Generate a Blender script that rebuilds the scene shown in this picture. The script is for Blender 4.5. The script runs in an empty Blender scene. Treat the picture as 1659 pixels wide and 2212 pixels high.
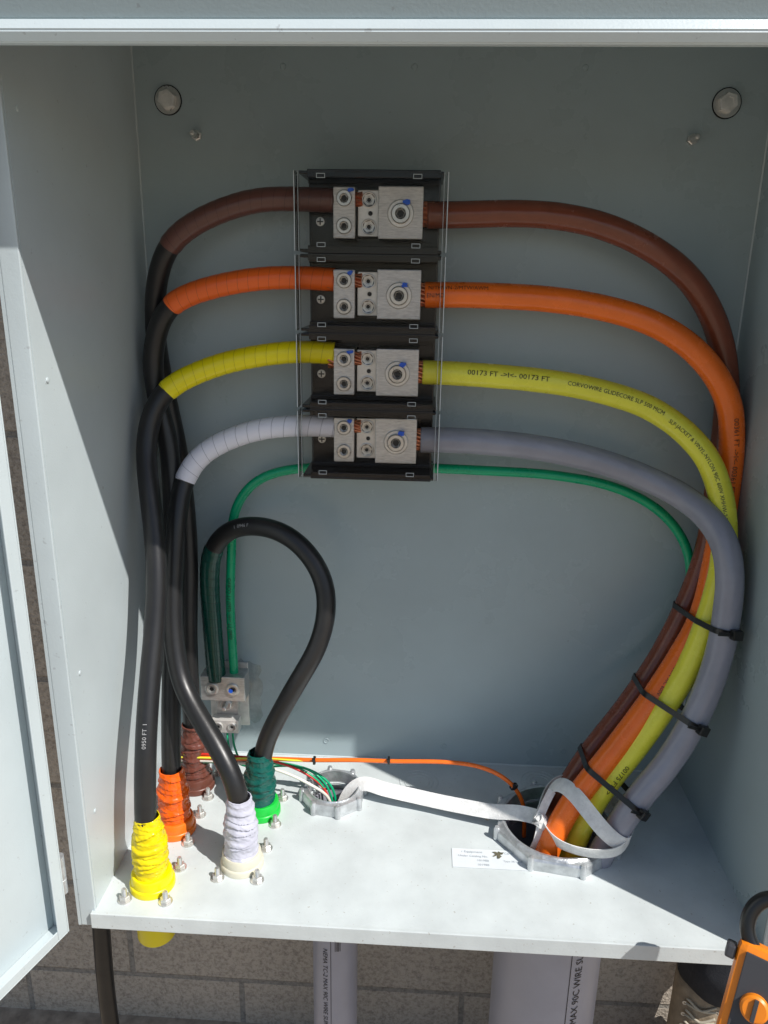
import bpy, bmesh, math, random
import numpy as np
from mathutils import Vector, Matrix, noise

scene=bpy.context.scene
COL=scene.collection
V=Vector

# ------------------------------------------------------------------ materials
def new_mat(name):
    m=bpy.data.materials.new(name); m.use_nodes=True
    return m,m.node_tree.nodes,m.node_tree.links,m.node_tree.nodes['Principled BSDF']
def mat(name,col,rough=0.5,metal=0.0,var=0.0,vscale=20,bump=0.0,bscale=200,rvar=0.0,coat=0.0,stretch=None,dirt=None,specks=None):
    m,N,L,b=new_mat(name)
    b.inputs['Base Color'].default_value=(*col,1); b.inputs['Roughness'].default_value=rough
    b.inputs['Metallic'].default_value=metal
    if coat: b.inputs['Coat Weight'].default_value=coat; b.inputs['Coat Roughness'].default_value=.15
    tc=N.new('ShaderNodeTexCoord'); mp=N.new('ShaderNodeMapping'); L.new(tc.outputs['Object'],mp.inputs[0])
    if stretch: mp.inputs['Scale'].default_value=stretch
    if var or rvar or dirt:
        n=N.new('ShaderNodeTexNoise'); n.inputs['Scale'].default_value=vscale; n.inputs['Detail'].default_value=6; n.inputs['Roughness'].default_value=.6
        L.new(mp.outputs[0],n.inputs['Vector'])
        cr=N.new('ShaderNodeValToRGB'); L.new(n.outputs['Fac'],cr.inputs[0])
        cr.color_ramp.elements[0].position=.3; cr.color_ramp.elements[1].position=.7
        c0=dirt if dirt else tuple(max(0,c*(1-var)) for c in col); c1=tuple(min(1,c*(1+var*.6)) for c in col)
        cr.color_ramp.elements[0].color=(*c0,1); cr.color_ramp.elements[1].color=(*c1,1)
        src=cr.outputs[0]
        if specks:
            ns=N.new('ShaderNodeTexNoise'); ns.inputs['Scale'].default_value=specks[0]; ns.inputs['Detail'].default_value=3
            L.new(mp.outputs[0],ns.inputs['Vector'])
            c2=N.new('ShaderNodeValToRGB'); c2.color_ramp.elements[0].position=specks[1]; c2.color_ramp.elements[0].color=(0,0,0,1); c2.color_ramp.elements[1].position=specks[1]+.04; c2.color_ramp.elements[1].color=(.7,.7,.7,1)
            L.new(ns.outputs['Fac'],c2.inputs[0])
            mx=N.new('ShaderNodeMix'); mx.data_type='RGBA'; L.new(c2.outputs[0],mx.inputs['Factor']); L.new(src,mx.inputs['A']); mx.inputs['B'].default_value=(*specks[2],1); src=mx.outputs['Result']
        L.new(src,b.inputs['Base Color'])
        if rvar:
            mr=N.new('ShaderNodeMapRange'); mr.inputs['To Min'].default_value=max(.03,rough-rvar); mr.inputs['To Max'].default_value=rough+rvar
            L.new(n.outputs['Fac'],mr.inputs['Value']); L.new(mr.outputs[0],b.inputs['Roughness'])
    if bump:
        n2=N.new('ShaderNodeTexNoise'); n2.inputs['Scale'].default_value=bscale; n2.inputs['Detail'].default_value=4
        L.new(mp.outputs[0],n2.inputs['Vector'])
        bp=N.new('ShaderNodeBump'); bp.inputs['Strength'].default_value=bump; bp.inputs['Distance'].default_value=.001
        L.new(n2.outputs['Fac'],bp.inputs['Height']); L.new(bp.outputs[0],b.inputs['Normal'])
    return m
def tape_mat(name,col,dark,pitch=.014,rough=.32):
    m,N,L,b=new_mat(name); b.inputs['Roughness'].default_value=rough
    uv=N.new('ShaderNodeUVMap'); sp=N.new('ShaderNodeSeparateXYZ'); L.new(uv.outputs[0],sp.inputs[0])
    d=N.new('ShaderNodeMath'); d.operation='DIVIDE'; d.inputs[1].default_value=pitch; L.new(sp.outputs[0],d.inputs[0])
    a=N.new('ShaderNodeMath'); a.operation='ADD'; L.new(d.outputs[0],a.inputs[0]); L.new(sp.outputs[1],a.inputs[1])
    f=N.new('ShaderNodeMath'); f.operation='FRACT'; L.new(a.outputs[0],f.inputs[0])
    cr=N.new('ShaderNodeValToRGB'); L.new(f.outputs[0],cr.inputs[0])
    e=cr.color_ramp.elements; e[0].position=0; e[0].color=(*dark,1); e[1].position=.07; e[1].color=(*col,1)
    L.new(cr.outputs[0],b.inputs['Base Color'])
    n2=N.new('ShaderNodeTexNoise'); n2.inputs['Scale'].default_value=90
    tc=N.new('ShaderNodeTexCoord'); L.new(tc.outputs['Object'],n2.inputs['Vector'])
    ad=N.new('ShaderNodeMath'); ad.operation='MULTIPLY_ADD'; ad.inputs[1].default_value=.6; L.new(n2.outputs['Fac'],ad.inputs[0])
    bp=N.new('ShaderNodeBump'); bp.inputs['Strength'].default_value=.35; bp.inputs['Distance'].default_value=.0012
    L.new(f.outputs[0],ad.inputs[2]); L.new(ad.outputs[0],bp.inputs['Height']); L.new(bp.outputs[0],b.inputs['Normal'])
    return m

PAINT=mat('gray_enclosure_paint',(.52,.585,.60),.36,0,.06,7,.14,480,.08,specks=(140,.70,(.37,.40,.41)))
PAINT_SHADE=mat('gray_enclosure_paint_shaded',(.35,.425,.445),.28,0,.08,4,.14,420,.09,specks=(160,.72,(.26,.29,.30)))  # same enclosure paint, darkened: shade put into the colour of shaded panels
FLOORP=mat('gray_floor_paint_dusty',(.575,.62,.62),.44,0,.11,16,.18,420,.10,specks=(230,.685,(.33,.31,.27)))
STEEL=mat('stainless_steel',(.68,.67,.64),.30,.72,.2,60,.1,300,.1)
ZINC=mat('cast_zinc',(.60,.62,.63),.34,.65,.3,70,.7,220,.12)
ALU=mat('machined_aluminium',(.64,.63,.61),.32,.72,.25,120,.35,500,.1,stretch=(1,1,6))
ALU_B=mat('tin_plated_aluminium',(.82,.80,.76),.38,.5,.14,90,.2,400,.1)
COPPER=mat('copper',(.78,.27,.12),.35,.9,.3,300)
DARK=mat('painted_recess_shade',(.03,.03,.03),.5,.3)  # near-black colour stands in for the shade inside sockets and holes
BLKPL=mat('black_plastic',(.004,.004,.005),.22,0,.3,30,.1,200,.08)
NYLON=mat('black_nylon',(.01,.01,.01),.3)
BLACK=mat('black_rubber_jacket',(.008,.008,.009),.38,0,.35,30,.14,150,.1,dirt=(.018,.0175,.017))
BROWN=mat('brown_jacket',(.20,.055,.028),.26,0,.18,25,.10,120,.08)
ORANGE=mat('orange_jacket',(.90,.17,.014),.27,0,.10,25,.10,120,.08)
YELLOW=mat('yellow_jacket',(.80,.77,.06),.27,0,.08,25,.10,120,.08)
GRAYJ=mat('gray_jacket',(.28,.285,.335),.24,0,.10,25,.10,120,.08)
GREEN=mat('green_jacket',(.0,.36,.16),.28,0,.08,25,.06,120,.08)
T_BROWN=tape_mat('brown_tape',(.125,.05,.038),(.04,.018,.014))
T_ORANGE=tape_mat('orange_tape',(.88,.14,.014),(.45,.06,.01),.013)
T_YELLOW=tape_mat('yellow_tape',(.86,.74,.0),(.40,.33,.0),.014)
T_WHITE=tape_mat('white_tape',(.76,.76,.84),(.24,.24,.30),.016,.4)
T_GREEN=tape_mat('dark_green_tape',(.005,.06,.045),(.0,.02,.015),.013,.22)
B_BROWN=mat('brown_boot_tape',(.15,.05,.035),.22,0,.25,50,.4,70)
B_ORANGE=mat('orange_boot_tape',(.85,.12,.006),.22,0,.2,50,.4,70)
B_YELLOW=mat('yellow_boot_tape',(.76,.60,.0),.22,0,.15,50,.4,70)
B_WHITE=mat('white_boot_tape',(.52,.52,.60),.30,0,.15,50,.4,70)
B_GREEN=mat('green_boot_tape',(.005,.09,.07),.20,0,.25,50,.4,70)
R_YELLOW=mat('yellow_moulded_rubber',(.76,.64,.0),.35)
R_ORANGE=mat('orange_moulded_rubber',(.85,.17,.01),.35)
R_BROWN=mat('brown_moulded_rubber',(.13,.045,.03),.35)
R_WHITE=mat('cream_moulded_rubber',(.64,.61,.49),.35)
R_GREEN=mat('bright_green_moulded_rubber',(.01,.50,.05),.35)
PVC=mat('gray_pvc',(.34,.34,.39),.4,0,.08,12,.05,200,.06)
INK=mat('black_ink',(.015,.012,.01),.6)
INKW=mat('faded_white_ink',(.35,.35,.35),.6)
BLUE=mat('blue_marker',(.01,.12,.75),.4)
STRAP=mat('white_webbing',(.80,.80,.78),.95,0,.14,120,1.0,900)
LABEL=mat('white_label',(.70,.74,.76),.35,0,.05,30)
LABELINK=mat('faded_label_ink',(.38,.42,.46),.6)
RED=mat('red_wire',(.6,.03,.02),.35)
WWIRE=mat('white_wire',(.72,.70,.62),.35)

def acrylic():
    m,N,L,b=new_mat('clear_polycarbonate')
    out=N['Material Output']; N.remove(b)
    t=N.new('ShaderNodeBsdfTransparent'); t.inputs[0].default_value=(.95,.94,.93,1)
    g=N.new('ShaderNodeBsdfGlossy'); g.inputs['Roughness'].default_value=.05
    fr=N.new('ShaderNodeFresnel'); fr.inputs[0].default_value=1.14
    mx=N.new('ShaderNodeMixShader'); L.new(fr.outputs[0],mx.inputs[0]); L.new(t.outputs[0],mx.inputs[1]); L.new(g.outputs[0],mx.inputs[2]); L.new(mx.outputs[0],out.inputs[0])
    return m
CLEAR=acrylic()
CLEDGE=mat('polycarbonate_cut_edge',(.50,.54,.56),.25)

def cmu():
    m,N,L,b=new_mat('concrete_block'); b.inputs['Roughness'].default_value=.95
    tc=N.new('ShaderNodeTexCoord'); sp=N.new('ShaderNodeSeparateXYZ'); cb=N.new('ShaderNodeCombineXYZ')
    L.new(tc.outputs['Object'],sp.inputs[0])
    ad=N.new('ShaderNodeMath'); ad.inputs[1].default_value=.105; L.new(sp.outputs[2],ad.inputs[0])
    ax=N.new('ShaderNodeMath'); ax.inputs[1].default_value=.33; L.new(sp.outputs[0],ax.inputs[0])
    L.new(ax.outputs[0],cb.inputs[0]); L.new(ad.outputs[0],cb.inputs[1])
    br=N.new('ShaderNodeTexBrick'); br.inputs['Scale'].default_value=1; br.inputs['Brick Width'].default_value=.4; br.inputs['Row Height'].default_value=.2
    br.inputs['Mortar Size'].default_value=.0055; br.inputs['Mortar Smooth'].default_value=.3
    br.inputs['Color1'].default_value=(.50,.44,.37,1); br.inputs['Color2'].default_value=(.44,.39,.33,1); br.inputs['Mortar'].default_value=(.29,.27,.24,1)
    L.new(cb.outputs[0],br.inputs['Vector'])
    n=N.new('ShaderNodeTexNoise'); n.inputs['Scale'].default_value=160; n.inputs['Detail'].default_value=8; n.inputs['Roughness'].default_value=.7; L.new(tc.outputs['Object'],n.inputs['Vector'])
    n3=N.new('ShaderNodeTexVoronoi'); n3.inputs['Scale'].default_value=260; L.new(tc.outputs['Object'],n3.inputs['Vector'])
    cr=N.new('ShaderNodeValToRGB'); cr.color_ramp.elements[0].position=.30; cr.color_ramp.elements[0].color=(.5,.48,.46,1); cr.color_ramp.elements[1].position=.55; cr.color_ramp.elements[1].color=(1.05,1.04,1.02,1)
    L.new(n.outputs['Fac'],cr.inputs[0])
    mx=N.new('ShaderNodeMix'); mx.data_type='RGBA'; mx.blend_type='MULTIPLY'; mx.inputs['Factor'].default_value=1
    L.new(br.outputs['Color'],mx.inputs['A']); L.new(cr.outputs[0],mx.inputs['B']); L.new(mx.outputs['Result'],b.inputs['Base Color'])
    s=N.new('ShaderNodeMath'); s.operation='SUBTRACT'; L.new(n.outputs['Fac'],s.inputs[0]); L.new(br.outputs['Fac'],s.inputs[1])
    s2=N.new('ShaderNodeMath'); s2.operation='MULTIPLY_ADD'; s2.inputs[1].default_value=.4; L.new(n3.outputs['Distance'],s2.inputs[0]); L.new(s.outputs[0],s2.inputs[2])
    bp=N.new('ShaderNodeBump'); bp.inputs['Strength'].default_value=.7; bp.inputs['Distance'].default_value=.004; L.new(s2.outputs[0],bp.inputs['Height']); L.new(bp.outputs[0],b.inputs['Normal'])
    return m
CMU=cmu()
GROUND=mat('sandy_gravel',(.36,.30,.23),.95,0,.4,40,1,120)

# ------------------------------------------------------------------ helpers
def group(name,loc=(0,0,0)):
    e=bpy.data.objects.new(name,None); e.empty_display_size=.02; e.location=loc; COL.objects.link(e); return e
def finish(name,me,parent=None,mats=(),smooth=False):
    if not isinstance(mats,(list,tuple)): mats=[mats]
    for m in mats: me.materials.append(m)
    if smooth:
        for p in me.polygons: p.use_smooth=True
    o=bpy.data.objects.new(name,me); COL.objects.link(o)
    if parent is not None:
        o.parent=parent; o.location=-parent.location
    return o
def box(name,a,b,m,parent=None,bev=0.0,rot=None):
    bm=bmesh.new(); bmesh.ops.create_cube(bm,size=1)
    c=(V(a)+V(b))/2; s=V(b)-V(a)
    for v in bm.verts: v.co=V((v.co.x*s.x,v.co.y*s.y,v.co.z*s.z))
    if bev: bmesh.ops.bevel(bm,geom=bm.edges[:],offset=bev,segments=2,affect='EDGES',profile=.6)
    if rot: bmesh.ops.transform(bm,matrix=rot,verts=bm.verts)
    bmesh.ops.translate(bm,vec=c,verts=bm.verts)
    me=bpy.data.meshes.new(name); bm.to_mesh(me); bm.free()
    return finish(name,me,parent,m)
def basis(ax):
    ax=V(ax).normalized(); t=V((1,0,0)) if abs(ax.x)<.8 else V((0,0,1))
    u=(t-ax*t.dot(ax)).normalized(); return u,ax.cross(u),ax
def lathe(name,prof,c,ax,m,parent=None,n=28,rot0=0.0,smooth=False,fn=None,midx=None):
    u,w,a=basis(ax); c=V(c); vs=[];fs=[]
    for j,(r,h) in enumerate(prof):
        for i in range(n):
            t=rot0+2*math.pi*i/n; rr=r*(fn(t,h) if fn else 1)
            vs.append(c+a*h+u*rr*math.cos(t)+w*rr*math.sin(t))
    for j in range(len(prof)-1):
        for i in range(n):
            k=(i+1)%n; fs.append((j*n+i,j*n+k,(j+1)*n+k,(j+1)*n+i))
    me=bpy.data.meshes.new(name); me.from_pydata(vs,[],fs); me.update()
    o=finish(name,me,parent,m)
    if midx:
        for p in me.polygons: p.material_index=midx[min(p.index//n,len(midx)-1)]
    if smooth:
        for p in me.polygons: p.use_smooth=True
        me.set_sharp_from_angle(angle=math.radians(35))
    return o
class Path:
    def __init__(s,pts,ds=.004,smooth=6,ref=(0,-1,.25)):
        P=[np.array(p,float) for p in pts]; P=[2*P[0]-P[1]]+P+[2*P[-1]-P[-2]]
        d=[]
        for i in range(1,len(P)-2):
            p0,p1,p2,p3=P[i-1:i+3]
            t0=0;t1=t0+np.linalg.norm(p1-p0)**.5+1e-6;t2=t1+np.linalg.norm(p2-p1)**.5+1e-6;t3=t2+np.linalg.norm(p3-p2)**.5+1e-6
            for t in np.linspace(t1,t2,24,endpoint=False):
                A1=(t1-t)/(t1-t0)*p0+(t-t0)/(t1-t0)*p1;A2=(t2-t)/(t2-t1)*p1+(t-t1)/(t2-t1)*p2;A3=(t3-t)/(t3-t2)*p2+(t-t2)/(t3-t2)*p3
                B1=(t2-t)/(t2-t0)*A1+(t-t0)/(t2-t0)*A2;B2=(t3-t)/(t3-t1)*A2+(t-t1)/(t3-t1)*A3
                d.append((t2-t)/(t2-t1)*B1+(t-t1)/(t2-t1)*B2)
        d.append(P[-2]); d=np.array(d)
        L=np.concatenate([[0],np.cumsum(np.linalg.norm(np.diff(d,axis=0),axis=1))])
        n=max(3,int(L[-1]/ds)); S=np.linspace(0,L[-1],n)
        d=np.stack([np.interp(S,L,d[:,k]) for k in range(3)],1)
        for _ in range(smooth*6):
            q=d.copy(); q[1:-1]=.5*d[1:-1]+.25*(d[:-2]+d[2:]); d=q
        s.C=d; s.S=np.concatenate([[0],np.cumsum(np.linalg.norm(np.diff(d,axis=0),axis=1))]); s.len=s.S[-1]
        T=np.gradient(d,axis=0); s.T=T/np.linalg.norm(T,axis=1)[:,None]
        ref=np.array(ref,float); N=ref[None]-(s.T@ref)[:,None]*s.T; s.N=N/np.linalg.norm(N,axis=1)[:,None]; s.B=np.cross(s.T,s.N)
    def at(s,x):
        f=lambda A:np.array([np.interp(x,s.S,A[:,k]) for k in range(3)])
        return f(s.C),f(s.T),f(s.N),f(s.B)
    def near(s,p): return s.S[np.argmin(np.linalg.norm(s.C-np.array(p),axis=1))]
def tube(name,path,r,m,parent=None,n=20,rf=None,mf=None,caps=True):
    vs=[];fs=[];k=len(path.S)
    uvs=[]
    for i in range(k):
        for j in range(n):
            a=2*math.pi*j/n; rr=rf(path.S[i],a) if rf else r
            vs.append(path.C[i]+rr*(math.cos(a)*path.N[i]+math.sin(a)*path.B[i]))
    mi=[]
    for i in range(k-1):
        for j in range(n):
            q=(j+1)%n; fs.append((i*n+j,i*n+q,(i+1)*n+q,(i+1)*n+j)); uvs+= [(path.S[i],j/n),(path.S[i],(j+1)/n),(path.S[i+1],(j+1)/n),(path.S[i+1],j/n)]
            mi.append(mf(path.S[i]) if mf else 0)
    if caps:
        fs.append(tuple(reversed(range(n)))); uvs+=[(0,0)]*n; mi.append(0)
        fs.append(tuple(range((k-1)*n,k*n))); uvs+=[(0,0)]*n; mi.append(mi[-2])
    me=bpy.data.meshes.new(name); me.from_pydata([tuple(v) for v in vs],[],fs); 
    ul=me.uv_layers.new(name='UVMap'); ul.data.foreach_set('uv',np.array(uvs,dtype=float).ravel())
    me.update(); o=finish(name,me,parent,m,True)
    for p,q in zip(me.polygons,mi): p.material_index=q
    return o
def text_mesh(s,size,sx=1.0):
    cu=bpy.data.curves.new('t','FONT'); cu.body=s; cu.size=size; cu.resolution_u=2
    o=bpy.data.objects.new('t',cu); COL.objects.link(o)
    dg=bpy.context.evaluated_depsgraph_get(); me=bpy.data.meshes.new_from_object(o.evaluated_get(dg))
    bpy.data.objects.remove(o); bpy.data.curves.remove(cu)
    bm=bmesh.new(); bm.from_mesh(me)
    for v in bm.verts: v.co.x*=sx
    for _ in range(2):
        E=[e for e in bm.edges if e.calc_length()>.0022]
        if E: bmesh.ops.subdivide_edges(bm,edges=E,cuts=1)
    bmesh.ops.triangulate(bm,faces=bm.faces)
    bm.to_mesh(me); bm.free(); return me
def cable_text(name,path,r,s0,s,size,ang,m,parent,flip=False,sx=1.0,off=.0005):
    me=text_mesh(s,size,sx)
    for v in me.vertices:
        x,y=v.co.x,v.co.y-size*.35
        if flip: ss=s0-x; a=ang+y/r
        else: ss=s0+x; a=ang-y/r
        c,T,N,B=path.at(ss); v.co=V(c+(r+off)*(math.cos(a)*N+math.sin(a)*B))
    return finish(name,me,parent,m)
def flat_text(name,s,size,o,ux,uy,m,parent=None,sx=1.0):
    me=text_mesh(s,size,sx); o=V(o);ux=V(ux);uy=V(uy)
    for v in me.vertices: v.co=o+ux*v.co.x+uy*v.co.y
    return finish(name,me,parent,m)
def ribbon(name,path,w,th,m,parent=None,normals=None):
    vs=[];fs=[];k=len(path.S)
    cols=(-1,-.8,-.4,0,.4,.8,1); nc=len(cols)
    for i in range(k):
        N=path.N[i] if normals is None else normals[i]
        N=N-path.T[i]*np.dot(N,path.T[i]); N=N/np.linalg.norm(N); B=np.cross(path.T[i],N)
        cup=.0012*math.sin(path.S[i]*70)
        for a in cols: vs.append(path.C[i]+B*a*w/2+N*(th*.5*(1-.5*abs(a)**4)+cup*(a*a-.5)))
        for a in reversed(cols): vs.append(path.C[i]+B*a*w/2+N*(-th*.5*(1-.5*abs(a)**4)+cup*(a*a-.5)))
    q_=2*nc
    for i in range(k-1):
        for j in range(q_):
            q=(j+1)%q_; fs.append((i*q_+j,i*q_+q,(i+1)*q_+q,(i+1)*q_+j))
    fs+=[tuple(reversed(range(q_))),tuple(range((k-1)*q_,k*q_))]
    me=bpy.data.meshes.new(name); me.from_pydata([tuple(v) for v in vs],[],fs); me.update()
    o=finish(name,me,parent,m,True); me.set_sharp_from_angle(angle=math.radians(50)); return o

W=.772; D=.322; H=1.03
# ------------------------------------------------------------------ enclosure
enc=group('electrical_enclosure')
def quadprism(name,prof,x0,x1,m,parent,bev=.0012):
    n=len(prof); vs=[(x0,y,z) for y,z in prof]+[(x1,y,z) for y,z in prof]
    fs=[tuple(range(n)),tuple(reversed(range(n,2*n)))]+[(i,n+i,n+(i+1)%n,(i+1)%n) for i in range(n)]
    me=bpy.data.meshes.new(name); me.from_pydata(vs,[],fs); me.update()
    bm=bmesh.new(); bm.from_mesh(me); bmesh.ops.recalc_face_normals(bm,faces=bm.faces)
    if bev: bmesh.ops.bevel(bm,geom=bm.edges[:],offset=bev,segments=3,affect='EDGES')
    bm.to_mesh(me); bm.free()
    return finish(name,me,parent,m)
HX0,HX1=-.10,W+.24  # unseen extra hood width on the right, added to keep sun off the back panel
box('back_panel',(-.003,0,-.003),(W+.003,.003,H),PAINT_SHADE,enc)
box('side_wall_left',(-.0035,-D,-.003),(0,-.0002,H),PAINT,enc)
box('side_wall_right',(W,-D,-.003),(W+.0035,-.0002,H),PAINT_SHADE,enc)
HS=[(-D-.0001,.9040),(-.3815,.9040),(-.4205,1.0040),(-.4205,1.0299),(-D-.0001,1.0299)]
quadprism('hood_side_light_stop',HS,-.0035,0,PAINT,enc,0); quadprism('hood_side_light_stop',HS,W,W+.0035,PAINT,enc,0)  # hidden fillers added at the hood ends to block sun leaks
box('top_panel',(HX0,-D-.10,H+.0002),(HX1,.003,H+.003),PAINT_SHADE,enc)
fl=box('floor_panel',(-.004,-D-.006,-.004),(W+.004,.0035,0),FLOORP,enc)
def cut(obj,cyls):
    for (x,y,r) in cyls:
        bm=bmesh.new(); bmesh.ops.create_cone(bm,cap_ends=True,segments=48,radius1=r,radius2=r,depth=.1)
        bmesh.ops.translate(bm,vec=(x,y,0),verts=bm.verts); me=bpy.data.meshes.new('c'); bm.to_mesh(me); bm.free()
        c=bpy.data.objects.new('c',me); COL.objects.link(c)
        md=obj.modifiers.new('b','BOOLEAN'); md.object=c; md.operation='DIFFERENCE'; md.solver='EXACT'
        dg=bpy.context.evaluated_depsgraph_get(); nm=bpy.data.meshes.new_from_object(obj.evaluated_get(dg))
        obj.modifiers.clear(); obj.data=nm; bpy.data.objects.remove(c)
HL=(.256,-.098); HR=(.568,-.148)
cut(fl,[(HL[0],HL[1],.033),(HR[0],HR[1],.070),(.475,-.128,.0035)])
box('floor_front_lip',(-.004,-D-.010,-.020),(W+.004,-D-.0062,.001),FLOORP,enc,.0008)
box('flange_left',(-.019,-D-.004,-.022),(-.0002,-D+.0,.93),PAINT,enc,.001)
box('flange_left_return',(-.0225,-D-.004,-.022),(-.0192,-D+.03,.93),PAINT,enc)
box('flange_right',(W+.0002,-D-.004,-.022),(W+.019,-D,.93),PAINT,enc,.001)
box('flange_right_return',(W+.0192,-D-.004,-.022),(W+.0225,-D+.03,.93),PAINT,enc)
quadprism('header_lip',[(-.384,.8875),(-.392,.8875),(-.397,.8950),(-.393,.9035),(-.384,.9035)],HX0,HX1,PAINT,enc)
quadprism('header_face',[(-.389,.9040),(-.428,1.004),(-.421,1.004),(-.382,.9040)],HX0,HX1,PAINT_SHADE,enc)
box('header_top',(HX0,-.428,1.0045),(HX1,-.4210,1.0299),PAINT,enc)
for x in (.186,.345,.548): lathe('dimple',[(.0001,.0012),(.003,.001),(.0038,.0001)],(x,0,.964),(0,-1,0),PAINT_SHADE,enc,16,smooth=True)
for x in (.233,.416,.60): lathe('dimple',[(.0045,.0001),(.0042,.0010),(.0036,.0010),(.0034,.0003),(.0001,.0003)],(x,0,.028),(0,-1,0),PAINT_SHADE,enc,20,smooth=True)
for (x,y) in ((.379,-.054),(.560,-.041)):
    for r in (.028,.021,.015): lathe('knockout_ring',[(r+.0008,.0002),(r+.0005,.0008),(r-.0005,.0008),(r-.0008,.0002)],(x,y,0),(0,0,1),FLOORP,enc,40,smooth=True)
for z in (.30,.62,.86,.12):
    lathe('rivet',[(.0028,.0001),(.0025,.001),(.0001,.0014)],(0,-.30,z),(1,0,0),PAINT,enc,14,smooth=True)
for x in (0,W):
    s=1 if x==0 else -1
    p=Path([(x+s*.0006,-.0006,.002),(x+s*.0007,-.0007,.5),(x+s*.0006,-.0006,1.02)],ds=.004,smooth=0)
    tube('corner_seam',p,.0014,PAINT,enc,8,rf=lambda q,a:.0013+.0003*noise.noise(V((q*90,x,0))))
p=Path([(.002,-.0006,.0006),(.4,-.0007,.0007),(W-.002,-.0006,.0006)],ds=.004,smooth=0,ref=(0,0,1))
tube('corner_seam',p,.0014,PAINT,enc,8)

def door(name,hx,hy,ex,ey,side,zb=-.006):
    g=group(name,(hx,hy,0)); a=V((hx,hy,0)); b=V((ex,ey,0)); L=(b-a).length; d=(b-a).normalized()
    ang=math.atan2(d.y,d.x); M=Matrix.Translation(a)@Matrix.Rotation(ang,4,'Z'); zt=.880
    def part(nm,p,q,bev=.001):
        o=box(nm,p,q,PAINT,None,bev); o.data.transform(M); o.parent=g; o.location=-g.location
    s=side
    y0,y1=sorted((0,-s*.002)); part('skin',(0,y0,zb),(L,y1,zt))
    y0,y1=sorted((s*.0002,s*.022)); part('hinge_edge_return',(0,y0,zb),(.002,y1,zt)); part('outer_edge_return',(L-.002,y0,zb),(L,y1,zt))
    part('bottom_edge_return',(.0021,y0,zb),(L-.0021,y1,zb+.002)); part('top_edge_return',(.0021,y0,zt-.002),(L-.0021,y1,zt))
    y0,y1=sorted((s*.0205,s*.0222)); part('hinge_edge_lip',(.0021,y0,zb+.0022),(.016,y1,zt-.0022)); part('bottom_edge_lip',(.0162,y0,zb+.0022),(L-.016,y1,zb+.014))
    for z in (.035,.80): lathe('hinge_knuckle',[(.0001,0),(.006,0),(.006,.018),(.0052,.0185),(.0052,.0195),(.006,.02),(.006,.05),(.0001,.05)],(hx+.010*(1 if hx<.3 else -1),hy+.008,z),(0,0,1),ZINC,g,18,smooth=True)
    return g
door('enclosure_door',-.041,-.344,-.165,-.700,1)
door('enclosure_door',W+.034,-.342,1.165,-.400,-1)

# ------------------------------------------------------------------ bolts on back
def hexbolt(x,z,r=.0115,k=.3):
    g=group('hex_bolt',(x,0,z))
    lathe('gasket',[(.0172,.0002),(.0170,.0015),(.0158,.0015)],(x,0,z),(0,-1,0),BLKPL,g,32)
    lathe('washer',[(.016,.0001),(.016,.002),(.0155,.0026),(.006,.0026)],(x,0,z),(0,-1,0),STEEL,g,32,smooth=True)
    lathe('head',[(r,.0026),(r,.009),(r*.9,.0102),(r*.5,.0104),(r*.48,.0098),(.0001,.0098)],(x,0,z),(0,-1,0),ALU_B,g,6,k)
hexbolt(.0423,.9265); hexbolt(.7177,.9265,k=.75)
for x in (.0763,.682):
    g=group('mounting_stud',(x,0,.8868))
    lathe('nut',[(.0065,.0001),(.0065,.005),(.005,.0056),(.0034,.0056)],(x,0,.8868),(0,-1,0),STEEL,g,6,.4)
    lathe('thread',[(.0038,.0001)]+[(.0038-.0006*(i%2),.002+.0011*i) for i in range(18)]+[(.0028,.0225),(.0001,.0228)],(x,0,.8868),(0,-1,0),STEEL,g,16,smooth=True)

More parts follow.
